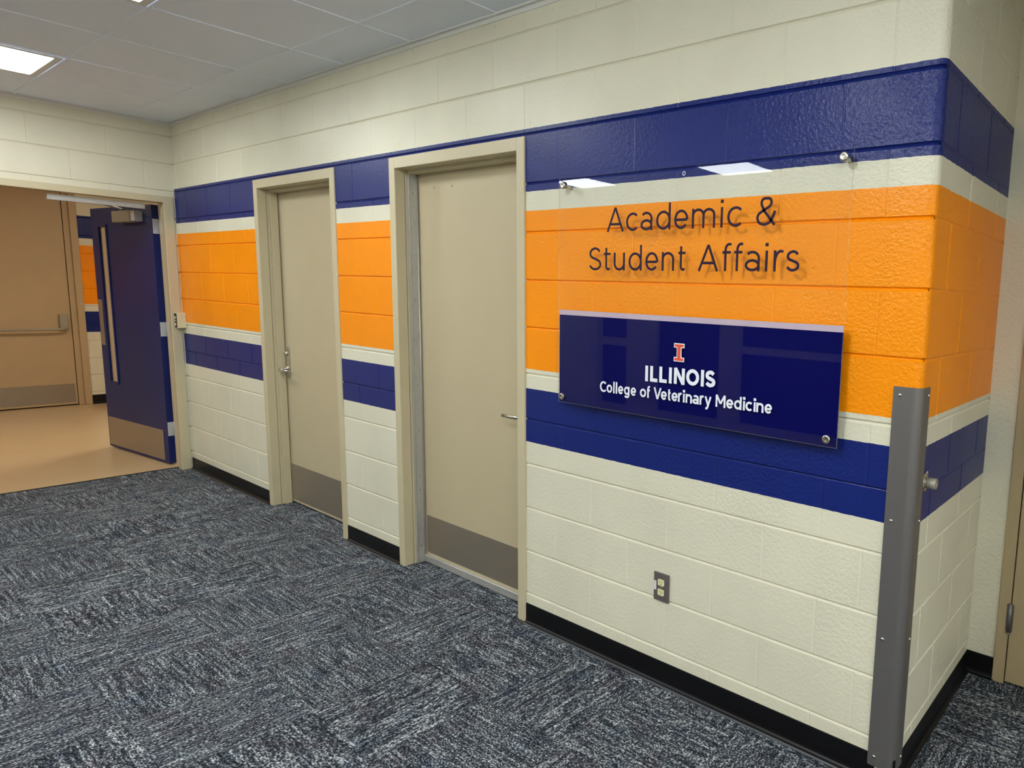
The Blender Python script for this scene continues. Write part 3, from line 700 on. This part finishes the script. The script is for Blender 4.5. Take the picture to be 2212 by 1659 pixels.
for row, za, zb, cap, wd, dp, mm in ((L1, 1.7555, 1.7575, .0885, .0088, .0012, M_TITLE), (L2, 1.6105, 1.6125, .0885, .0088, .0012, M_TITLE),
                                     (L3, 1.2035, 1.2125,   .0585, .0130, .0010, M_WHITE), (L4, 1.1385, 1.1495, .0425, .0072, .0010, M_WHITE)):
    xa, xb = row[0][1], row[-1][2]
    for ch, x0, x1 in row:
        z = za+(zb-za)*((x0+x1)/2-xa)/(xb-xa)
        letter(ch, x0, x1, z, cap, wd, YF-dp, YF-.0001, mm, sign)
def block_i(cx, z0, z1, w, stem, ser, g):
    """slab serif capital I outline grown by g"""
    w2, s2 = w/2+g, stem/2+g; a0, a1 = z0-g, z1+g; b0, b1 = z0+ser+g, z1-ser-g; ch = ser*.55
    return [(cx-w2, a0), (cx+w2, a0), (cx+w2, b0), (cx+s2+ch*.2, b0), (cx+s2, b0+ch*.3), (cx+s2, b1-ch*.3), (cx+s2+ch*.2, b1), (cx+w2, b1), (cx+w2, a1), (cx-w2, a1), (cx-w2, b1), (cx-s2-ch*.2, b1), (cx-s2, b1-ch*.3), (cx-s2, b0+ch*.3), (cx-s2-ch*.2, b0), (cx-w2, b0)]
em = newbm(); add_prism(em, block_i(-.8672, 1.2895, 1.3555, .047, .021, .016, .0), 'y', YF-.0012, YF)
emb = obj('emblem', em, M_WHITE, sign, label='white outlined block letter I')
em = newbm(); add_prism(em, block_i(-.8672, 1.2895, 1.3555, .047, .021, .016, -.0035), 'y', YF-.0022, YF-.0010)
obj('emblem_fill', em, M_RED, emb, label='orange red block letter I')
for x, z in ((-1.4715, 1.943), (-.2685, 1.949), (-1.4725, 1.0945), (-.2735, 1.096)):
    bm = newbm(); add_cyl(bm, (x, -.0005, z), (0, -1, 0), .034, .0115, .001)
    so = obj('standoff', bm, M_CHROME, sign, label='round satin metal standoff')
    bm = newbm(); add_lathe(bm, [(0, 0), (0, .0140), (.006, .0140), (.0085, .0128), (.009, .008), (.0082, .006), (.0082, 0)], (x, YF, z), (0, -1, 0), 28); obj('cap', bm, M_CHROME, so)
bm = newbm()
P = [(-.868+.0055*math.cos(t*2*PI/20), YF-.0008, 1.945+.0065*math.sin(t*2*PI/20)) for t in range(21)]
add_tube(bm, P, .0014, 8); obj('spare_hole', bm, M_WHITE, sign, label='small empty ring shaped hole at the top')

# ------------------------------------------------------------------ electrical outlet
out = empty('electrical_outlet', (-.9505, 0, .399), 'brown duplex electrical outlet low on the cream blocks', 'outlet')
bm = newbm(); add_box(bm, -.9885, -.9125, -.0065, .0, .3425, .4575, .003); obj('cover_plate', bm, M_PLATE, out, label='dark brown cover plate')
for zc in (.4195, .3795):
    bm = newbm(); n = 28; pts = []
    for i in range(n):
        t = 2*PI*i/n; x = .0165*math.cos(t); z = .0165*math.sin(t)
        pts.append((-.9505+max(-.0150, min(.0150, x*1.15)), zc+max(-.0125, min(.0125, z))))
    add_prism(bm, pts, 'y', -.0088, -.005); rc = obj('receptacle', bm, M_IVORY, out, label='ivory receptacle')
    bm = newbm()
    add_box(bm, -.9575, -.9555, -.0092, -.0085, zc-.001, zc+.007); add_box(bm, -.9455, -.9435, -.0092, -.0085, zc-.0005, zc+.006)
    add_cyl(bm, (-.9505, -.0085, zc-.0065), (0, -1, 0), .0007, .0022, .0001, 10); obj('slots', bm, M_DARK, rc)
bm = newbm(); screw(bm, (-.9505, -.0062, .3995), (0, -1, 0), .0032, .0015); obj('screw', bm, M_CHROME, out)
bm = newbm(); add_box(bm, -.9865, -.9745, -.0071, -.006, .384, .421, .0003, 1); obj('sticker', bm, M_STICK, out, label='narrow white sticker')

# ------------------------------------------------------------------ steel corner guard
cg = empty('corner_guard', (0, 0, .055), 'tall brushed steel corner guard on the lower outer corner', 'corner guard')
bm = newbm(); R1, R0 = RB+.006, RB+.0035; prof_o, prof_i = [], []
def gpath(r):
    p = [(-.083, RB-r)]
    p += [(-RB+r*math.sin(t), RB-r*math.cos(t)) for t in [PI/2*i/10 for i in range(11)]]
    p += [(-RB+r, .062)]
    return p
add_prism(bm, gpath(R1)+gpath(R0)[::-1], 'z', .055, 1.281)
g = obj('guard_plate', bm, M_GUARD, cg)
for z in (1.256, .870, .487, .088):
    bm = newbm(); screw(bm, (-.062, -.006, z), (0, -1, 0), .0062, .004); obj('screw', bm, M_CHROME, cg)
    bm = newbm(); screw(bm, (.006, .048, z), (1, 0, 0), .0062, .004); obj('screw', bm, M_CHROME, cg)

# ------------------------------------------------------------------ door stop on the return wall
ds = empty('door_stop', (0, .082, .983), 'small round metal door stop on the navy stripe beside the steel guard', 'door stop')
bm = newbm(); add_lathe(bm, [(0, 0), (0, .029), (.003, .0295), (.008, .025), (.010, .013), (.012, .013), (.012, 0)], (0, .086, .983), (1, 0, 0), 28)
add_cyl(bm, (.004, .086, 1.014), (1, 0, 0), .006, .0065, .001, 14)
obj('flange', bm, M_CHROME, ds)
bm = newbm(); add_lathe(bm, [(.010, 0), (.010, .015), (.014, .017), (.038, .017), (.0395, .0155), (.0395, .007), (.030, .0055), (.030, 0)], (0, .086, .983), (1, 0, 0), 28)
obj('bumper', bm, M_BUMP, ds)

# ------------------------------------------------------------------ switch box by the hall doorway
sb = empty('switch_box', (-5.825, 0, 1.137), 'small beige switch box on the wall beside the hall doorway', 'switch box')
bm = newbm(); add_box(bm, -5.832, -5.776, -.058, 0.0, 1.137, 1.257, .003); obj('housing', bm, M_BOX, sb)
bm = newbm(); add_box(bm, -5.828, -5.781, -.0605, -.057, 1.142, 1.252, .002, 1); fp = obj('face_plate', bm, M_DARK, sb, label='dark brown face plate')
for zc, r in ((1.218, .011), (1.195, .006), (1.166, .012)):
    bm = newbm(); add_cyl(bm, (-5.806, -.0595, zc), (0, -1, 0), .005, r, .001, 16); obj('button', bm, M_BOX, fp)
